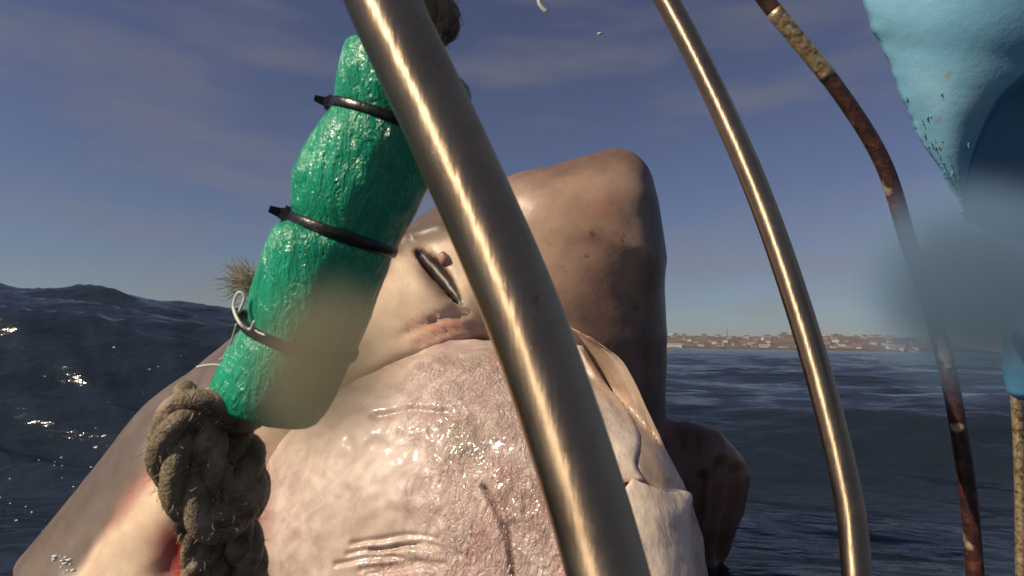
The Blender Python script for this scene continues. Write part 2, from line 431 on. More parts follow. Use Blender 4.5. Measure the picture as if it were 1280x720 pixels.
while len(placed) < 105 and tries < 4000:
    tries += 1
    x = rng.uniform(395, 1010); y = D0 + 22 + 330 * rng.random() ** 1.3
    if 840 < x and rng.random() < .25: continue
    if 610 < x < 680 and rng.random() < .8: continue
    if any(abs(x - a_) < 17 and abs(y - b_) < 16 for a_, b_ in placed): continue
    placed.append((x, y))
    k = int(rng.choice(5, p=[.3, .22, .22, .13, .13])); pr = protos[k]
    o = pr[0] if not pr[1] else copy_tree(pr[0]); pr[1] = True
    row = 'by the water' if y < D0 + 70 else ('on the skyline' if y > D0 + 240 else 'half way upslope')
    o['label'] = kinds[k][0].replace('with a brown gabled roof', 'with gabled roof').replace('in the distant shore town', ('left' if x < 618 else 'right') + ' of the slim steel bar ' + row)
    o.location = (x, y, float(land_h(np.array([x]), np.array([y]))[0]) - .5); o.rotation_euler.z = rng.normal(-.3, .25)
    s_ = rng.uniform(.6, 1.15); o.scale = (s_, s_, s_)
def lone(w, dp, h, wm, rm, fr, x, y, lb):
    o = house(w, dp, h, wm, rm, fr, lb, None, 'building')
    o.location = (x, y, max(1.5, float(land_h(np.array([float(x)]), np.array([float(y)]))[0]))); o.rotation_euler.z = -.3
lone(34, 12, 6, M_wall[0], M_roof[1], True, 355, D0 + 35, 'long low white building standing nearest the shark on the far shore')
# mast
o = link('radio_mast', mesh('m', *tube([(575, D0 + 330, 30), (575, D0 + 330, 62)], [.9, .4], 6)), M_rock)
tag(o, 'thin dark mast standing on the skyline above the distant town', 'mast')

# ------------------------------------------------------------------ shark body (implicit surface meshed once)
def chain(specs, rg=None):
    return [(P(x, y, d), r * d / F) for x, y, d, r in specs]
def rcone(p, A, ra, B, rb):
    ba = B - A; l2 = ba @ ba; pa = p - A
    t_ = np.clip((pa @ ba) / l2, 0, 1)
    return np.linalg.norm(pa - t_[..., None] * ba, axis=-1) - (ra + (rb - ra) * t_)
def smin(a, b, k):
    h = np.clip(.5 + .5 * (b - a) / k, 0, 1); return b + (a - b) * h - k * h * (1 - h)
CH_head = [chain([(752, 268, 1.30, 70), (748, 420, 1.32, 84), (740, 560, 1.34, 90), (735, 760, 1.36, 92)]),
           chain([(774, 226, 1.27, 30), (752, 300, 1.28, 76)]),
           chain([(700, 300, 1.30, 84), (690, 420, 1.32, 100), (680, 600, 1.34, 110)]),
           chain([(768, 226, 1.30, 30), (668, 292, 1.33, 74), (590, 352, 1.38, 96), (500, 480, 1.42, 164)])]
CH_body = [chain([(600, 380, 1.36, 116), (508, 470, 1.36, 172), (352, 640, 1.44, 206), (214, 850, 1.42, 232), (120, 1150, 1.45, 250)]),
           chain([(660, 480, 1.40, 110), (620, 700, 1.42, 150), (600, 950, 1.42, 170)]),
           chain([(520, 400, 1.22, 62), (590, 380, 1.22, 46)])]
CH_lump = [chain([(828, 562, 1.40, 40), (862, 590, 1.38, 62), (858, 640, 1.38, 60), (836, 720, 1.38, 50), (820, 850, 1.38, 50)]),
           chain([(896, 592, 1.38, 38), (896, 632, 1.38, 34), (876, 690, 1.38, 28), (856, 760, 1.38, 22)])]
CH_nost = []
def sdf(p):
    def u(chs, k):
        d = None
        for ch in chs:
            dd = None
            for (A, ra), (B, rb) in zip(ch[:-1], ch[1:]):
                e = rcone(p, A, ra, B, rb); dd = e if dd is None else np.minimum(dd, e)
            d = dd if d is None else smin(d, dd, k)
        return d
    d = smin(u(CH_head, .05), u(CH_body, .05), .07)
    d = smin(d, u(CH_lump, .03), .02)
    if not CH_nost: return d
    n_ = u(CH_nost, .01)
    h = np.clip(.5 - .5 * (d + n_) / .012, 0, 1)
    return d + (-n_ - d) * h + .012 * h * (1 - h)
def rcone_chain(p):
    ch = CH_nost[0]; return np.min([rcone(p, A, ra, B, rb) for (A, ra), (B, rb) in zip(ch[:-1], ch[1:])], axis=0)
def mesh_sdf(f, lo_, hi_, h):
    lo_ = np.array(lo_); n = np.ceil((np.array(hi_) - lo_) / h).astype(int)
    ax = [lo_[k] + h * np.arange(n[k]) for k in range(3)]
    Vv = np.empty(n, np.float32)
    yy, zz = np.meshgrid(ax[1], ax[2], indexing='ij')
    for i_, x in enumerate(ax[0]):
        Vv[i_] = f(np.stack([np.full_like(yy, x), yy, zz], -1))
    sgn = Vv < 0
    corner = [(a, b_, c_) for a in (0, 1) for b_ in (0, 1) for c_ in (0, 1)]
    sl = lambda A, o_: A[o_[0]:n[0]-1+o_[0], o_[1]:n[1]-1+o_[1], o_[2]:n[2]-1+o_[2]]
    cnt = sum(sl(sgn, o_).astype(np.int8) for o_ in corner)
    act = (cnt > 0) & (cnt < 8)
    idx = -np.ones(act.shape, np.int64); ii = np.argwhere(act); idx[act] = np.arange(len(ii))
    acc = np.zeros((len(ii), 3)); num = np.zeros(len(ii))
    for o_ in corner:
        for k in range(3):
            if o_[k]: continue
            o2 = list(o_); o2[k] = 1
            a_ = Vv[tuple((ii + o_).T)]; b_ = Vv[tuple((ii + o2).T)]
            cr_ = (a_ < 0) != (b_ < 0)
            t_ = np.where(cr_, a_ / np.where(cr_, a_ - b_, 1), 0)
            pt = ii + np.array(o_, float); pt[:, k] += t_
            acc += pt * cr_[:, None]; num += cr_
    vert = lo_ + h * acc / num[:, None]
    quads = []
    for k in range(3):
        a, b_ = [(1, 2), (2, 0), (0, 1)][k]
        s0 = [slice(0, m) for m in n]; s1 = [slice(0, m) for m in n]; s0[k] = slice(0, n[k]-1); s1[k] = slice(1, n[k])
        e = np.argwhere(sgn[tuple(s0)] != sgn[tuple(s1)])
        e = e[(e[:, a] > 0) & (e[:, b_] > 0) & (e[:, a] < n[a]-1) & (e[:, b_] < n[b_]-1)]
        def at_(da, db):
            g_ = e.copy(); g_[:, a] -= da; g_[:, b_] -= db; return idx[tuple(g_.T)]
        q_ = np.stack([at_(1, 1), at_(0, 1), at_(0, 0), at_(1, 0)], -1)
        fl = ~sgn[tuple(e.T)]
        q_[fl] = q_[fl][:, ::-1]; quads.append(q_)
    q_ = np.vstack(quads); return vert, q_[(q_ >= 0).all(1)]
def normals(f, p, e=.002):
    g = np.stack([f(p + np.eye(3)[k] * e) - f(p - np.eye(3)[k] * e) for k in range(3)], -1)
    return g / np.maximum(np.linalg.norm(g, axis=1), 1e-9)[:, None]
def surf(f, px, py, d0=.6, d1=2.2):
    """distance along the view of a pixel where a solid begins"""
    for d in np.arange(d0, d1, .004):
        if f(P(px, py, d)[None])[0] < 0: return d
    return None

_np = []
for px, py, rr in ((524, 316, 7), (538, 330, 14), (553, 348, 14), (566, 366, 10), (574, 380, 5)):
    D = surf(sdf, px, py, .8, 1.9); _np.append((px, py, D + .006, rr * .68))
CH_nost.append(chain(_np))
bv, bq = mesh_sdf(sdf, (-1.25, .86, -.34), (.66, 1.86, .92), .009)
bn = normals(sdf, bv)
for _ in range(1): bv = bv - bn * sdf(bv)[:, None]
x, y, dd = proj(bv)
front = sm(-(bn * (bv - CP)).sum(1), 0, .1)
def crease(pts, w, depth): return -depth * np.exp(-(seg_d(x, y, pts) / w) ** 2) * front
dsp = crease([(506, 300), (528, 296), (552, 288)], 9, -.014)
dsp += crease([(496, 322), (512, 336), (536, 364), (560, 388)], 10, -.008)
for pts in ([(500, 420), (540, 402), (584, 392)], [(520, 432), (556, 416), (592, 408)], [(540, 400), (566, 388)]):
    dsp += crease(pts, 4.5, .0055)
dsp += crease([(462, 486), (500, 464), (560, 442), (604, 428)], 10, .020)
dsp += crease([(440, 470), (500, 440), (580, 416)], 16, -.006)
# folds of the far mouth corner
for pts in ([(880, 600), (872, 660), (866, 720)], [(905, 580), (900, 640), (880, 712)], [(925, 590), (920, 640), (905, 700)]):
    dsp += crease(pts, 8, .022)
# shallow troughs and muscle along the flank
dsp += crease([(212, 552), (150, 620), (86, 712)], 16, .008)
dsp += crease([(292, 560), (236, 640), (206, 720)], 18, .022)
lumpy = sm(x, 825, 850) * sm(y, 505, 540)
dsp += .005 * fbm(bv * 5.2, 3) + .0014 * fbm(bv * 21, 3) + .022 * lumpy * fbm(bv * np.array((16, 10, 5)), 3)
bv2 = bv + bn * dsp[:, None]
# skin colours: grey brown back, cream belly, blushes, scars and some painted shade
def lerp(a, b_, t_): return a + (np.asarray(b_) - a) * t_[:, None]
nz_ = fbm(bv * 6, 4); nf = fbm(bv * 22, 4)
col = np.tile(np.array((.17, .132, .108)), (len(bv), 1))
bx_ = np.array([[60, 735], [98, 690], [150, 630], [215, 556], [300, 470], [440, 376], [470, 348], [506, 306], [560, 290]])
inside = np.interp(x, bx_[:, 0], bx_[:, 1])      # countershading line along the flank
belly = sm(y + 16 * nz_ - inside, -8, 26) * (1 - sm(x, 560, 640))
col = lerp(col, (.86, .68, .49), belly)
col = lerp(col, (.22, .18, .15), sm(y - inside, -46, -20) * (1 - sm(y - inside, -10, 6)) * (1 - sm(x, 300, 400)) * .6)
col = lerp(col, (.55, .25, .19), sm(nz_, -.1, .35) * np.exp(-((y - inside - 4) / 20) ** 2) * (1 - sm(x, 260, 330)) * .7)
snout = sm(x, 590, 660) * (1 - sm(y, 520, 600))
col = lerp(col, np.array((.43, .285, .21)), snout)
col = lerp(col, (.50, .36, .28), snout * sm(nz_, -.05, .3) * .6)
col = lerp(col, (.18, .115, .09), snout * np.clip(sm(x + 12 * nf, 788, 826) + (1 - sm(y + 10 * nf + .22 * (x - 640), 215, 262)) * .9 + sm(y + 30 * nz_, 330, 430) * sm(x, 690, 740) * .6, 0, 1))  # right side's shade painted into the skin; top edge and lower right darkened too
for cx, cy, rx, ry, cc, w_ in ((752, 258, 26, 14, (.40, .17, .13), .45), (742, 296, 30, 12, (.16, .08, .07), .6), (704, 250, 30, 10, (.40, .28, .21), .5),
                               (690, 300, 22, 40, (.42, .31, .22), .5), (780, 270, 14, 26, (.16, .10, .08), .5), (556, 408, 44, 13, (.62, .24, .17), .75), (548, 428, 50, 9, (.70, .34, .26), .6),
                               (540, 340, 18, 26, (.12, .055, .045), .95), (556, 362, 13, 15, (.14, .05, .045), .9)):  # last two paint the shade of the nostril recess
    col = lerp(col, cc, w_ * np.exp(-((x + 6 * nf * 2 - cx) / rx) ** 2 - ((y + 5 * nf - cy) / ry) ** 2))
for cx, cy, s_ in ((765, 253, 1.6), (741, 291, 4), (688, 303, 2.5), (752, 285, 2), (720, 270, 1.5), (700, 240, 1.4), (792, 383, 4), (735, 320, 2), (705, 344, 1.6), (778, 300, 1.8)):
    col = lerp(col, (.05, .03, .03), .85 * np.exp(-((x - cx) ** 2 + (y - cy) ** 2) / s_ ** 2))
cav = 1 - sm(rcone_chain(bv), -.001, .007)
col = lerp(col, (.022, .010, .009), cav)  # shade inside the nostril slit painted into the skin
lump = sm(x, 812, 836) * sm(y, 505, 540)
col = lerp(col, (.22, .115, .085), lump)
col = lerp(col, (.20, .10, .07), lump * sm(x, 880, 930) * .6)
gape = np.exp(-((x - 218) / 30) ** 2) * sm(y, 630, 680)
col = lerp(col, (.30, .02, .018), gape)
col = lerp(col, (.15, .05, .04), sm(x, 245, 285) * sm(y, 480, 530) * (1 - sm(x, 520, 560)) * .3)  # darker brown from the rope across to the gum
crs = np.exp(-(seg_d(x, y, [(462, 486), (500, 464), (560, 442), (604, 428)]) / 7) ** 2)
col = lerp(col, (.12, .05, .04), .8 * crs)  # shade of the lip crease painted along its line
SHARK = empty('shark', (-.1, 1.3, 0))
tag(SHARK, 'huge shark rearing out of the sea behind the cage bars with snout raised', 'shark')
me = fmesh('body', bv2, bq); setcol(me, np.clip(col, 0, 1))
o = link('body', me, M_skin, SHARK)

# ---- protruding gum dome of the upper jaw
nu, nv = 520, 300
GC = P(588, 730, 1.12); ga, gb, gc = 288 * 1.12 / F, 306 * 1.12 / F, .27
th = np.linspace(0, 2 * np.pi, nu, endpoint=False); ph = np.linspace(.006, R(118), nv)
TH, PH = np.meshgrid(th, ph, indexing='ij')
axR = RM @ np.array((1, 0, 0)); axU = RM @ np.array((0, 1, 0)); axF = RM @ np.array((0, 0, 1))
# pole points towards the cage so that the relief has even spacing there
lx = np.sin(PH) * np.cos(TH); ly = np.sin(PH) * np.sin(TH); lz = np.cos(PH)
rho = np.sin(PH); lz = np.where(PH < np.pi / 2, 1, -1) * np.sqrt(np.maximum(1 - rho ** 3.2, 0))
gv = GC + (ga * lx)[..., None] * axR + (gb * ly)[..., None] * axU + (gc * lz)[..., None] * axF
x, y, dd = proj(gv); dd = dd - .05 - .38 * (60 * np.log1p(np.exp((x - 480) / 60)) - 118) / F * 1.1 - .14 * (y - 600) / F * 1.1
gv = CP + ((x - 640) / F * dd)[..., None] * axR - ((y - 360) / F * dd)[..., None] * axU - dd[..., None] * axF
du = np.roll(gv, -1, 0) - np.roll(gv, 1, 0); dv_ = np.gradient(gv, axis=1)
gn = np.cross(dv_, du); gn = gn / np.maximum(np.linalg.norm(gn, axis=-1), 1e-12)[..., None]
gn *= np.where((gn * (gv - GC)).sum(-1, keepdims=True) < 0, -1, 1)
gv = gv.reshape(-1, 3); gn = gn.reshape(-1, 3)
x, y, dd = proj(gv)
nz_ = fbm(gv * 9, 4); nf = fbm(gv * 34, 4); nh = fbm(gv * 90, 3)
gcrk = lambda pts, w, dep: -dep * np.exp(-(seg_d(x + 3 * nf, y + 3 * nf, pts) / w) ** 2)
wet = np.clip(sm(x + 50 * nz_, 470, 560) * sm(y, 430, 470) * (1 - .7 * sm(x, 730, 760)), 0, 1)
wet = np.maximum(wet, sm(y, 672, 688) * sm(x, 440, 470) * .4)
nl = fbm((gv @ np.stack([axR, axU, axF], 1)) * np.array((34, 17, 25)) + 5 * nz_[:, None], 4)
g_ = .010 * nz_ + .0022 * nf * (.3 + wet) + .0055 * np.abs(nl) * wet
g_ += gcrk([(606, 610), (622, 640), (634, 668), (640, 725)], 3.2, .010)
g_ += gcrk([(468, 520), (520, 510), (560, 514)], 4, .006)
for k in range(6):
    yy = 676 + 8 * k + 3 * math.sin(k * 2.3); xs = 440 + 22 * math.sin(k * 1.7)
    g_ += gcrk([(xs, yy + 4), (xs + 34, yy - 2), (xs + 66, yy - 7), (xs + 92 + 10 * math.cos(k * 3), yy - 3)], 3.2, .0042)
# ragged layered edge near the far lip
lay = seg_d(x, y, [(724, 424), (766, 470), (800, 515), (812, 560), (818, 604)])
ed = 712 + (y - 415) * .50 + 8 * np.sin(y / 17) + 9 * nf
step = sm(x - ed, 0, 5) * sm(y, 412, 425) * (1 - sm(y, 606, 618))
ed2 = 752 + (y - 470) * .42 + 10 * np.sin(y / 23 + 1) + 8 * nf
step2 = sm(x - ed2, 0, 4) * sm(y, 450, 470) * (1 - sm(y, 600, 616))
gv2 = gv + gn * g_[:, None]
col = np.tile(np.array((.54, .41, .36)), (len(gv), 1))
col = lerp(col, (.54, .41, .31), (1 - sm(x, 440, 560)) * .7)
col = lerp(col, (.56, .40, .38), sm(nz_, -.1, .4) * sm(x, 500, 600) * .6)
col = lerp(col, (.74, .60, .54), sm(nf, .05, .4) * .5)
col = lerp(col, (.34, .27, .19), sm(fbm(gv * 15 + 9, 4), .05, .38) * sm(x, 470, 540) * .55)
col = lerp(col, (.50, .26, .24), sm(fbm(gv * 12 + 31, 4), .1, .4) * sm(x, 440, 520) * .5)
col = lerp(col, (.30, .11, .09), (1 - sm(x, 318, 350)) * .8)
col = lerp(col, (.22, .12, .10), .8 * np.exp(-(seg_d(x + 3 * nf, y + 3 * nf, [(606, 610), (622, 640), (634, 668), (640, 725)]) / 2.6) ** 2))  # shade of the crack painted along its groove
i, j = np.meshgrid(np.arange(nu), np.arange(nv - 1), indexing='ij'); k = (i + 1) % nu
q = np.stack([i * nv + j, i * nv + j + 1, k * nv + j + 1, k * nv + j], -1).reshape(-1, 4)
me = fmesh('gum', gv2, q); setcol(me, np.clip(col, 0, 1)); setcol(me, wet[:, None] * np.ones((1, 3)), 'wet')
o = link('gum', me, M_gum, SHARK); tag(o, 'pinkish glistening wet gum bulging under the snout')
from mathutils.bvhtree import BVHTree
g_tree = BVHTree.FromPolygons([tuple(p_) for p_ in gv2], [tuple(int(i_) for i_ in f_) for f_ in q])
def gum_d(px, py):
    dr_ = Vector(P(px, py, 1.0) - CP); l_ = dr_.length; h_ = g_tree.ray_cast(Vector(CP), dr_.normalized())
    return h_[3] / l_ if h_[0] else None
# ---- lip flap on the gum's right edge: thick curved slab
def slab(rows, thick, f, n=14, lift=.004):
    """rows of (px, py) left and right ends laid over a solid and given thickness"""
    rows = catmull([(a, b_, c_, d_) for (a, b_), (c_, d_) in rows], 8)
    V0 = []; m = len(rows)
    for a, b_, c_, d_ in rows:
        for k_ in range(n + 1):
            t_ = k_ / n; px, py = a + (c_ - a) * t_, b_ + (d_ - b_) * t_
            D = f(px, py); V0.append((px, py, D if D else np.nan))
    V0 = np.array(V0).reshape(m, n + 1, 3)
    med = float(np.nanmedian(V0[..., 2])); below = np.full(n + 1, med)
    for r_ in range(m - 1, -1, -1):          # beyond the rim the flesh carries on from the row below and its inner neighbour
        for c_ in range(n + 1):
            if np.isnan(V0[r_, c_, 2]): V0[r_, c_, 2] = min(below[c_] + .003, (V0[r_, c_ - 1, 2] if c_ else below[c_]) + .006)
            if c_: V0[r_, c_, 2] = np.clip(V0[r_, c_, 2], V0[r_, c_ - 1, 2] - .008, V0[r_, c_ - 1, 2] + .008)
        below = V0[r_, :, 2].copy()
    T_ = []; B_ = []
    for r_ in range(m):
        for c_ in range(n + 1):
            px, py, D = V0[r_, c_]; e_ = min(c_, n - c_, r_, m - 1 - r_); ro = 0 if e_ else .5
            T_.append(P(px, py, D - lift - thick * (1 - ro))); B_.append(P(px, py, D + thick))
    Vv = np.array(T_ + B_); M_ = m * (n + 1); Ff = []
    id_ = lambda r_, c_: r_ * (n + 1) + c_
    for r_ in range(m - 1):
        for c_ in range(n):
            Ff.append((id_(r_, c_), id_(r_ + 1, c_), id_(r_ + 1, c_ + 1), id_(r_, c_ + 1)))
            Ff.append(tuple(M_ + i_ for i_ in (id_(r_, c_), id_(r_, c_ + 1), id_(r_ + 1, c_ + 1), id_(r_ + 1, c_))))
    loop = [id_(0, c_) for c_ in range(n)] + [id_(r_, n) for r_ in range(m - 1)] + [id_(m - 1, c_) for c_ in range(n, 0, -1)] + [id_(r_, 0) for r_ in range(m - 1, 0, -1)]
    for a_, b_ in zip(loop, loop[1:] + loop[:1]): Ff.append((a_, b_, M_ + b_, M_ + a_))
    Vv[:, :] += .0016 * fbm(Vv * 40, 3)[:, None]
    return Vv, Ff
v, f = slab([((712, 408), (738, 422)), ((738, 440), (778, 452)), ((766, 494), (806, 504)), ((788, 552), (834, 566)), ((796, 600), (850, 612)), ((798, 640), (856, 650))], .006, gum_d)
o = link('lip_fold', mesh('lip_fold', v, f), M_fold, SHARK); tag(o, 'tan shaded outer fold of the lip along the right edge of the gum')
v, f = slab([((694, 430), (728, 432)), ((706, 470), (756, 478)), ((722, 502), (783, 512)), ((742, 546), (800, 548)), ((752, 578), (795, 580)), ((762, 606), (806, 600))], .006, gum_d, lift=.010)
o = link('lip_fold', mesh('lip_fold', v, f), M_flap, SHARK); tag(o, 'pale pinkish inner fold of the lip with a curled edge')
v, f = slab([((790, 598), (818, 612)), ((772, 626), (862, 616)), ((768, 660), (864, 644)), ((776, 700), (868, 690)), ((784, 750), (870, 750))], .008, gum_d, lift=.014)
o = link('lip_flap', mesh('lip_flap', v, f), M_flap, SHARK); tag(o, 'pale squared flap of lip at the right edge of the gum')
# ---- nostril flaps
for (px, py, rx, ry) in ((556, 324, 7, 10),):
    D = surf(sdf, px, py, .8, 1.8) or 1.2
    c_ = P(px, py, D - .001); s_ = D / F
    bm = bmesh.new(); bmesh.ops.create_uvsphere(bm, u_segments=20, v_segments=14, radius=1)
    for v_ in bm.verts:
        p_ = v_.co; w_ = 1 + .18 * math.sin(5 * p_.z + 3 * p_.x)
        q_ = axR * p_.x * rx * s_ * w_ + axU * p_.z * ry * s_ + axF * p_.y * .014 + axR * (-p_.z * rx * s_ * .35)
        v_.co = Vector(q_ + c_)
    me = bpy.data.meshes.new('nostril_fold'); bm.to_mesh(me); bm.free()
    link('nostril_fold', me, M_pink, SHARK)

# ------------------------------------------------------------------ cage bars
CAGE = empty('diving_cage', (.1, .5, 0)); tag(CAGE, 'diving cage of curved steel bars between camera and shark', 'cage')
def bar(pts, rad, m_, lb, seg=40, name='bar', n=24):
    path = catmull([P(*p_) for p_ in pts], n)
    me_ = mesh(name, *tube(path, rad, seg)); uv = me_.uv_layers.new(name='around'); nv_ = len(path) * seg
    for lp in me_.loops:
        i_ = lp.vertex_index
        if i_ < nv_: uv.data[lp.index].uv = ((i_ % seg) / seg, (i_ // seg) / len(path))
    for pl in me_.polygons:
        us = [uv.data[k].uv[0] for k in pl.loop_indices]
        if max(us) - min(us) > .5:
            for k in pl.loop_indices:
                if uv.data[k].uv[0] < .3: uv.data[k].uv[0] += 1
    o_ = link(name, me_, m_, CAGE); o_['label'] = lb; return o_, path
B1 = [(400, -190, .345), (478, 0, .333), (562, 180, .322), (641, 360, .31), (706, 540, .30), (760, 720, .292), (800, 900, .285), (830, 1150, .28)]
bar(B1, .0199, M_steel, 'thick shiny steel bar nearest the camera in front of the gum', 64)
B2 = [(740, -140, .92), (833, 0, .88), (931, 200, .83), (1003, 400, .78), (1056, 600, .74), (1071, 720, .72), (1080, 880, .71)]
bar(B2, .0163, M_steel, 'slimmer shiny steel bar in front of the open sea')
B3 = [(880, -110, .95), (957, 0, .95), (1042, 105, .95), (1102, 200, .95), (1135, 300, .95), (1163, 385, .95), (1186, 470, .95), (1208, 600, .95), (1219, 720, .95), (1226, 860, .95)]
_, p3 = bar(B3, .0119, M_rust, 'dark rusted bar right of the slimmer steel bar', 28)
def sleeve(a_, b_, m_=M_bare, k=1.05, nm='bare_patch'):
    sub = p3[(np.arange(len(p3)) >= a_) & (np.arange(len(p3)) <= b_)]
    def dp(n_, sg): return .05 * (fbm(np.stack([np.repeat(np.arange(n_), sg) * .9, np.tile(np.arange(sg), n_) * .4, np.zeros(n_ * sg)], -1), 3).reshape(n_, sg))
    o_ = link(nm, mesh(nm, *tube(sub, .0119 * k, 28, True, dp)), m_, CAGE); o_['label'] = 'scraped bare stretch of the rusted bar'
sleeve(27, 46)
bar([(1262, 380, 1.35), (1268, 470, 1.35), (1273, 540, 1.35), (1276, 640, 1.35), (1277, 800, 1.35)], .011, M_bare, 'thin tan bar at the far right edge behind the blue float')

# ------------------------------------------------------------------ green float on rope
ax0 = (505, 70); u_ = np.array((-.329, .944)); n_ = np.array((.944, .329))
prof = [(6, 40, 50), (10, 64, 84), (20, 69, 96), (50, 68, 98), (78, 62, 90), (88, 58, 86), (98, 61, 86), (120, 69, 84), (155, 76, 80), (185, 78, 77), (215, 71, 72), (229, 64, 70), (237, 61, 68),
        (246, 72, 68), (256, 79, 68), (290, 81, 68), (345, 79, 68), (366, 72, 66), (376, 70, 66), (386, 76, 64), (410, 83, 60), (444, 87, 56), (464, 88, 50), (474, 84, 44), (476, 56, 30), (470, 30, 14)]
sd = lambda s: .43 + .0 * s
NS = 96; pr = catmull(prof, 5); V = []
for s_, lf, rt in pr:
    cpx = ax0[0] + u_[0] * s_ + n_[0] * (rt - lf) / 2; cpy = ax0[1] + u_[1] * s_ + n_[1] * (rt - lf) / 2
    D = .43; c_ = P(cpx, cpy, D); r_ = (lf + rt) / 2 * D / F
    nd = P(cpx + n_[0] * 10, cpy + n_[1] * 10, D) - c_; nd /= np.linalg.norm(nd)
    for k in range(NS):
        a_ = 2 * np.pi * k / NS; V.append(c_ + r_ * (math.cos(a_) * nd + math.sin(a_) * axF))
V = np.array(V); m = len(pr); cen = V.reshape(m, NS, 3).mean(1, keepdims=True); dv = V.reshape(m, NS, 3) - cen
nn = fbm(V * 26, 3).reshape(m, NS, 1); n2_ = fbm(V * np.array((140, 140, 60)), 3).reshape(m, NS, 1)
V = (cen + dv * (1 + .035 * nn + .022 * n2_)).reshape(-1, 3)
i, j = np.meshgrid(np.arange(m - 1), np.arange(NS), indexing='ij'); k = (j + 1) % NS
q = np.stack([i * NS + j, i * NS + k, (i + 1) * NS + k, (i + 1) * NS + j], -1).reshape(-1, 4)
FL = empty('rope_float', P(430, 300, .43)); tag(FL, 'bulging green foam float strapped with black cable ties on the muddy rope', 'float')
link('foam_sleeve', fmesh('foam_sleeve', V, q), M_foam, FL)
def tie(s_, lf, rt, wpx, tilt, head=(0, 0), tail=22, tang=200):
    D = .43; cpx = ax0[0] + u_[0] * s_ + n_[0] * (rt - lf) / 2; cpy = ax0[1] + u_[1] * s_ + n_[1] * (rt - lf) / 2
    c_ = P(cpx, cpy, D); r_ = ((lf + rt) / 2 + 1.5) * D / F; w_ = wpx * D / F
    nd = P(cpx + n_[0] * 10, cpy + n_[1] * 10, D) - c_; nd /= np.linalg.norm(nd)
    ud = P(cpx + u_[0] * 10, cpy + u_[1] * 10, D) - c_; ud /= np.linalg.norm(ud)
    K = 72; V_ = []; Q_ = []
    for k in range(K):
        a_ = 2 * np.pi * k / K; rd = math.cos(a_) * nd + math.sin(a_) * axF
        off = ud * (tilt * math.sin(a_) * r_)
        wob = .0006 * math.sin(3 * a_ + s_)
        for (e, g__) in ((-1, -.0022), (-1, .0012), (-.5, .002), (.5, .002), (1, .0012), (1, -.0022)):
            V_.append(c_ + rd * (r_ + g__ + wob) + ud * e * w_ / 2 + off)
    for k in range(K):
        for e in range(6): Q_.append((k*6+e, k*6+(e+1) % 6, ((k+1) % K)*6+(e+1) % 6, ((k+1) % K)*6+e))
    root = link('cable_tie', mesh('cable_tie', V_, Q_), M_tie, FL)
    # head block and clipped tail at the left
    h0 = c_ - nd * (r_ + .001) + axF * .004; bm = bmesh.new(); bmesh.ops.create_cube(bm, size=1)
    bmesh.ops.bevel(bm, geom=bm.edges[:], offset=.18, segments=2, affect='EDGES')
    for v_ in bm.verts:
        p_ = v_.co; v_.co = Vector(h0 + nd * p_.x * w_ * 1.7 + ud * p_.z * w_ * 1.6 + axF * p_.y * .010)
    me_ = bpy.data.meshes.new('tie_head'); bm.to_mesh(me_); bm.free(); link('tie_head', me_, M_tie, root, False)
    a_ = R(tang); td = math.cos(a_) * axR + math.sin(a_) * axU; t0 = h0 - nd * w_ * .3
    L_ = tail * D / F; sd_ = np.cross(td, axF)
    pts_ = [t0, t0 + td * L_ * .5 + axF * .002, t0 + td * L_ + axF * .004]
    VV = []; 
    for q_, pp in enumerate(pts_):
        ww = w_ * (.42 if q_ < 2 else .30)
        for sx, sy in ((-1, -1), (1, -1), (1, 1), (-1, 1)): VV.append(pp + sd_ * ww * sx + axF * .0014 * sy)
    FF = [(0, 3, 2, 1), (8, 9, 10, 11)] + [(q_*4+e, q_*4+(e+1) % 4, q_*4+4+(e+1) % 4, q_*4+4+e) for q_ in range(2) for e in range(4)]
    link('tie_tail', mesh('tie_tail', VV, FF), M_tie, root, False)
tie(88, 58, 86, 12, .05, tail=17, tang=165)
tie(236, 62, 67, 14, .02, tail=20, tang=160)
tie(376, 71, 64, 13, .02, tail=15, tang=120)

# ------------------------------------------------------------------ rope
ROPE = empty('rope', P(300, 560, .42)); tag(ROPE, 'thick muddy twisted rope knotted below the green foam float', 'rope')
def rope(pts, rpx, turns, n=26, strands=3):
    path = catmull([P(*p_) for p_ in pts], n); T, A, B = frames(path)
    ds = np.r_[0, np.cumsum(np.linalg.norm(np.diff(path, axis=0), axis=1))]; out = []
    rad = np.array([rpx * p_[2] / F for p_ in pts]); rr = np.interp(np.arange(len(path)), np.arange(len(pts)) * n, rad)
    for s_ in range(strands):
        a_ = ds / ds[-1] * turns * 2 * np.pi + s_ * 2 * np.pi / strands
        sp_ = path + (rr * .50)[:, None] * (np.cos(a_)[:, None] * A + np.sin(a_)[:, None] * B)
        def dp(n__, sg, s_=s_):
            return .10 * fbm(np.stack([np.repeat(np.arange(n__), sg) * .35, 2 * np.sin(np.tile(np.arange(sg), n__) / sg * 6.283) + s_ * 9, 2 * np.cos(np.tile(np.arange(sg), n__) / sg * 6.283)], -1), 4).reshape(n__, sg)
        v_, f_ = tube(sp_, rr * .60, 18, True, dp)
        link('strand', mesh('strand', v_, f_), M_rope, ROPE); out.append(sp_)
    return path, rr
paths = []
paths.append(rope([(505, 90, .43), (440, 260, .43), (385, 420, .43), (340, 490, .43), (302, 516, .42), (262, 510, .40), (226, 522, .39), (214, 566, .385), (232, 616, .385), (264, 650, .39), (298, 634, .40), (306, 586, .415), (294, 545, .43)], 26, 5.5))
paths.append(rope([(286, 556, .435), (308, 606, .445), (290, 652, .44), (262, 690, .42), (258, 750, .42), (262, 860, .42), (270, 1000, .42)], 27, 3.5))
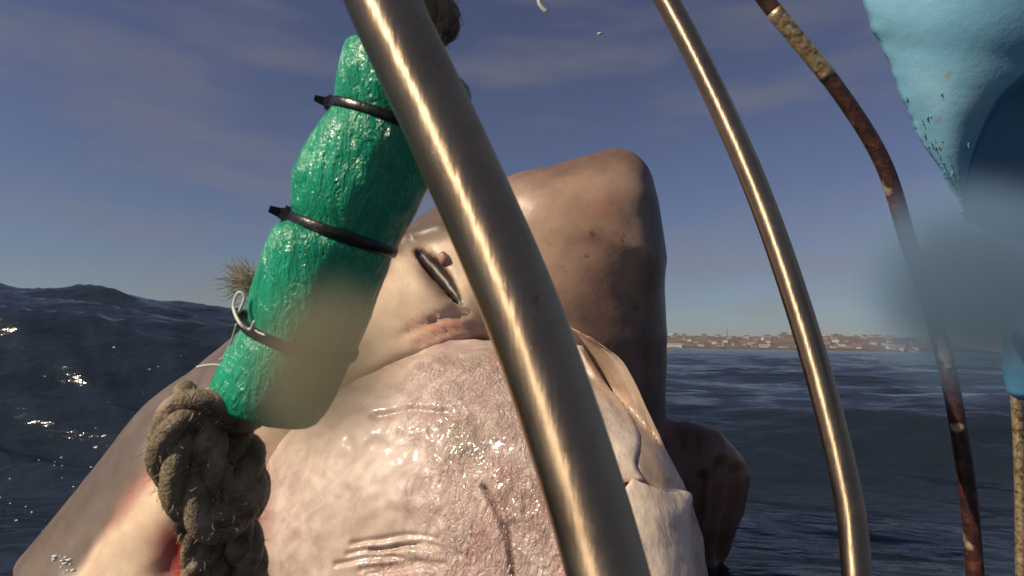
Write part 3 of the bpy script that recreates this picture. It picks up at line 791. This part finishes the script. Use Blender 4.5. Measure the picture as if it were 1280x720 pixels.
paths.append(rope([(232, 498, .43), (256, 528, .40), (262, 580, .395), (282, 628, .40), (306, 680, .42), (312, 745, .44), (316, 860, .44)], 22, 3.5))
paths.append(rope([(206, 540, .41), (206, 580, .40), (232, 640, .40), (246, 690, .405), (236, 760, .41)], 17, 2))
# upper end above the float
paths.append(rope([(505, 70, .43), (528, 52, .40), (556, 40, .385), (560, 18, .38), (540, 8, .38), (536, 28, .39), (552, 44, .40)], 14, 4))
paths.append(rope([(545, 20, .40), (552, -20, .40), (548, -120, .40)], 17, 2))
# loose fibres fuzzing the rope, and the frayed tuft behind the float
V = []; Fc = []
def fibre(p0, d_, ln, r_, curl=.35):
    p_ = np.array(p0, float); dd_ = np.array(d_, float); pts_ = [p_.copy()]
    for k in range(4):
        dd_ = dd_ + rng.normal(0, curl, 3); dd_ /= np.linalg.norm(dd_); p_ = p_ + dd_ * ln / 4; pts_.append(p_.copy())
    v_, f_ = tube(pts_, [r_, r_, r_ * .8, r_ * .6, r_ * .3], 3, False); return v_, f_
parts = []
for path, rr in paths:
    T, A, B = frames(path)
    for k in range(int(len(path) * 2.6)):
        i_ = rng.integers(0, len(path)); a_ = rng.uniform(0, 6.28); d_ = math.cos(a_) * A[i_] + math.sin(a_) * B[i_]
        parts.append(fibre(path[i_] + d_ * rr[i_] * .9, d_ * .5 + T[i_] * rng.normal(0, .8), rng.uniform(.003, .010), .0002))
v, f = join(parts); o = link('fibre', mesh('fibre', v, f), M_fibre, ROPE, False); o['kind'] = 'stuff'; o['label'] = 'fine pale fibres standing off the rope'
TUFT = empty('frayed_tuft', P(312, 350, .47)); tag(TUFT, 'frayed pale rope end sticking out left behind the green float', 'rope end')
link('stub', mesh('stub', *tube(catmull([P(360, 370, .50), P(335, 362, .485), P(312, 352, .475)], 6), [.009, .009, .009, .009, .008, .008, .008, .007, .007, .006, .006, .005, .004], 12)), M_rope, TUFT)
parts = []
for k in range(190):
    tx, ty = rng.normal(-1, .35), rng.normal(.35, .55)
    parts.append(fibre(P(316 + rng.uniform(-4, 6), 354 + rng.uniform(-8, 12), .475 + rng.uniform(-.008, .008)), tx * axR + ty * axU + rng.normal(0, .3) * axF, rng.uniform(.012, .03), .0004, .28))
v, f = join(parts); o = link('fibre', mesh('fibre', v, f), M_fibre, TUFT, False); o['kind'] = 'stuff'
def twine(pts, r_, lb, m_=M_white):
    o_ = link('twine', mesh('twine', *tube(catmull([P(*p_) for p_ in pts], 6), r_, 6)), m_); tag(o_, lb, 'twine')
twine([(298, 392, .40), (306, 372, .40), (298, 366, .40), (292, 384, .40), (300, 404, .39), (312, 412, .39), (318, 402, .385)], .0011, 'pale loop of thread caught at the lowest cable tie')
twine([(296, 404, .41), (288, 430, .41), (280, 446, .41), (274, 450, .41)], .0007, 'short fibre hanging down from the lowest cable tie', M_fibre)
twine([(246, 459, .41), (256, 457, .41), (268, 456, .41), (282, 458, .41)], .0008, 'thin white fibre poking left from the lowest foam section')
twine([(668, -60, .6), (672, -20, .6), (674, 2, .6), (679, 11, .6), (683, 15, .6)], .0022, 'white cord end dangling in from the top edge of the picture')

# ------------------------------------------------------------------ blue float (hull shaped) at the right
BF = empty('blue_float', P(1300, 0, 1.1)); tag(BF, 'large worn blue painted float hanging at the upper right', 'float')
# outline of the lit side panel and of the curved underside, in depth
Lft = catmull([(1058, -120, 1.05), (1076, 0, 1.05), (1103, 60, 1.05), (1128, 125, 1.05), (1152, 178, 1.05), (1176, 215, 1.05), (1201, 258, 1.06)], 12)
Mid = catmull([(1420, -200, .92), (1345, 10, .93), (1290, 84, .95), (1250, 122, .97), (1226, 165, 1.0), (1211, 210, 1.03), (1203, 260, 1.06)], 12)
nn_ = len(Lft); K = 26; V = []
for a_, b_ in zip(Lft, Mid):
    for k in range(K + 1):
        t_ = k / K; p_ = a_ + (b_ - a_) * t_
        bul = math.sin(t_ * math.pi) * .05 * (np.linalg.norm((b_ - a_)[:2]) / 250)
        V.append(P(p_[0], p_[1], p_[2] - bul))
V = np.array(V)
edge = np.exp(-(np.tile(np.arange(K + 1), nn_) / 1.6) ** 2)
V += (axR[None] * (fbm(V * 60, 3) * .006 * edge)[:, None])
quad = lambda m_, K_: [(r_ * (K_ + 1) + c_, (r_ + 1) * (K_ + 1) + c_, (r_ + 1) * (K_ + 1) + c_ + 1, r_ * (K_ + 1) + c_ + 1) for r_ in range(m_ - 1) for c_ in range(K_)]
o = link('side_panel', mesh('side_panel', V, quad(nn_, K)), M_blue, BF)
md = o.modifiers.new('thickness', 'SOLIDIFY'); md.thickness = .006; md.offset = -1
# chipped edge near the tip: loose flakes of old paint curling off
e0 = V.reshape(nn_, K + 1, 3); CH = []
for q_ in range(46):
    r_ = int(rng.integers(34, nn_ - 2)); c_ = min(int(abs(rng.normal(0, 6))), K); p0 = e0[r_, c_] + axF * .003
    n__ = 6; s0 = rng.uniform(.0012, .0045); o_ = rng.uniform(0, 6); vv = [p0 + axF * s0 * .5]
    for k in range(n__):
        a_ = o_ + k / n__ * 6.283; vv.append(p0 + (axR * math.cos(a_) * .6 + axU * math.sin(a_) * 1.7) * s0 * rng.uniform(.5, 1.3) + axF * rng.uniform(-.001, .002))
    CH.append((vv, [(0, 1 + k, 1 + (k + 1) % n__) for k in range(n__)]))
v, f = join(CH); o = link('paint_flakes', mesh('paint_flakes', v, f), M_chip, BF, False); o['kind'] = 'stuff'
# underside turning away to the right
Rgt = catmull([(1700, -150, 1.35), (1620, 60, 1.35), (1500, 190, 1.35), (1420, 250, 1.35), (1350, 292, 1.32), (1270, 300, 1.25), (1206, 276, 1.10)], 12)
V = []
for a_, b_ in zip(Mid, Rgt):
    for k in range(K + 1):
        t_ = k / K; p_ = a_ + (b_ - a_) * t_
        bul = math.sin(t_ * math.pi) * .02
        V.append(P(p_[0], p_[1], p_[2] - bul))
M_under, t, b = mat('shaded_blue_paint')  # darker copy of the blue, with the underside's shade in its colour
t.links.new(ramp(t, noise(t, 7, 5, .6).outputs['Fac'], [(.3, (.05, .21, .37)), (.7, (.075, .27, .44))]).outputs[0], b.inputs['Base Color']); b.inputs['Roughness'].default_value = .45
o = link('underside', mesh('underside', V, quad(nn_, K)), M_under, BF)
md = o.modifiers.new('thickness', 'SOLIDIFY'); md.thickness = .006; md.offset = -1
# hanging blue fender at the frame edge
fp = catmull([P(1282, 380, 1.25), P(1280, 430, 1.25), P(1279, 470, 1.25), P(1277, 500, 1.25)], 8)
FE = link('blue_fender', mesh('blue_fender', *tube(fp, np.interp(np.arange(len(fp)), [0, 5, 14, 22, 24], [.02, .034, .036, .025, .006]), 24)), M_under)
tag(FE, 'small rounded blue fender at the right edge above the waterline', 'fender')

# ------------------------------------------------------------------ mist clouds added to stand in for water drops on the lens
def puff(name, c, rad, dens, colr, lb, scale=7):
    m_, t_, b_ = mat(name + '_volume'); t_.nodes.remove(b_)
    pv = t_.nodes.new('ShaderNodeVolumePrincipled'); pv.inputs['Color'].default_value = (*colr, 1)
    pv.inputs['Anisotropy'].default_value = 0.0
    g = t_.nodes.new('ShaderNodeTexGradient'); g.gradient_type = 'QUADRATIC_SPHERE'
    c_ = t_.nodes.new('ShaderNodeTexCoord'); t_.links.new(c_.outputs['Object'], g.inputs[0])
    mm = t_.nodes.new('ShaderNodeMath'); mm.operation = 'MULTIPLY'; mm.inputs[1].default_value = dens
    t_.links.new(g.outputs['Fac'], mm.inputs[0]); t_.links.new(mm.outputs[0], pv.inputs['Density'])
    t_.links.new(pv.outputs[0], t_.nodes['Material Output'].inputs['Volume'])
    bm = bmesh.new(); bmesh.ops.create_icosphere(bm, subdivisions=3, radius=1.0)
    me_ = bpy.data.meshes.new(name); bm.to_mesh(me_); bm.free()
    o_ = link(name, me_, m_); o_.location = c; o_.scale = rad; tag(o_, lb, 'spray', kind='stuff'); return o_
puff('lens_drop_blue', P(1218, 358, .62), (.145, .10, .135), 95, (.42, .68, 1.0), 'soft bluish mist standing in for a lens water drop over the rusted bar')
puff('lens_drop_tan', P(412, 462, .345), (.060, .026, .066), 135, (.70, .62, .42), 'small tan mist standing in for a lens water drop over the lower green foam')

# ------------------------------------------------------------------ splashed drops where the flank leaves the water
parts = []
for k in range(70):
    if 14 < k < 46 or 50 < k < 69: continue
    if k < 46: px, py, d_ = 80 + rng.normal(0, 9), 702 + rng.normal(0, 6), 1.02
    elif k < 69: px, py, d_ = 30 + rng.uniform(0, 60), 640 + rng.uniform(0, 70), 1.0 + rng.uniform(0, .2)
    else: px, py, d_ = 750, 42, .9
    r_ = (.0055 if k < 46 else .0018) * rng.uniform(.3, 1) if k < 69 else .003
    c_ = P(px, py, d_); bm = bmesh.new(); bmesh.ops.create_icosphere(bm, subdivisions=1, radius=r_)
    parts.append(([np.array(v_.co) * np.array((1.5, 1, .7)) * rng.uniform(.8, 1.2) + c_ for v_ in bm.verts], [tuple(v_.index for v_ in f_.verts) for f_ in bm.faces])); bm.free()
v, f = join(parts); tag(link('water_drops', mesh('water_drops', v, f), M_foamw), 'white splashed drops beside the shark flank at the lower left', 'spray', kind='stuff')

# ------------------------------------------------------------------ air
bm = bmesh.new(); bmesh.ops.create_cube(bm, size=1)
for v_ in bm.verts: v_.co = Vector((v_.co.x * 58000, v_.co.y * 58000, -6 + (v_.co.z + .5) * 90))
me_ = bpy.data.meshes.new('haze'); bm.to_mesh(me_); bm.free()
M_haze, t, b = mat('haze_air'); t.nodes.remove(b)
pv = t.nodes.new('ShaderNodeVolumePrincipled'); pv.inputs['Color'].default_value = (.86, .90, 1.0, 1); pv.inputs['Density'].default_value = .00012
t.links.new(pv.outputs[0], t.nodes['Material Output'].inputs['Volume'])
tag(link('haze', me_, M_haze, None, False), 'thin pale haze over the bay', None, kind='stuff')
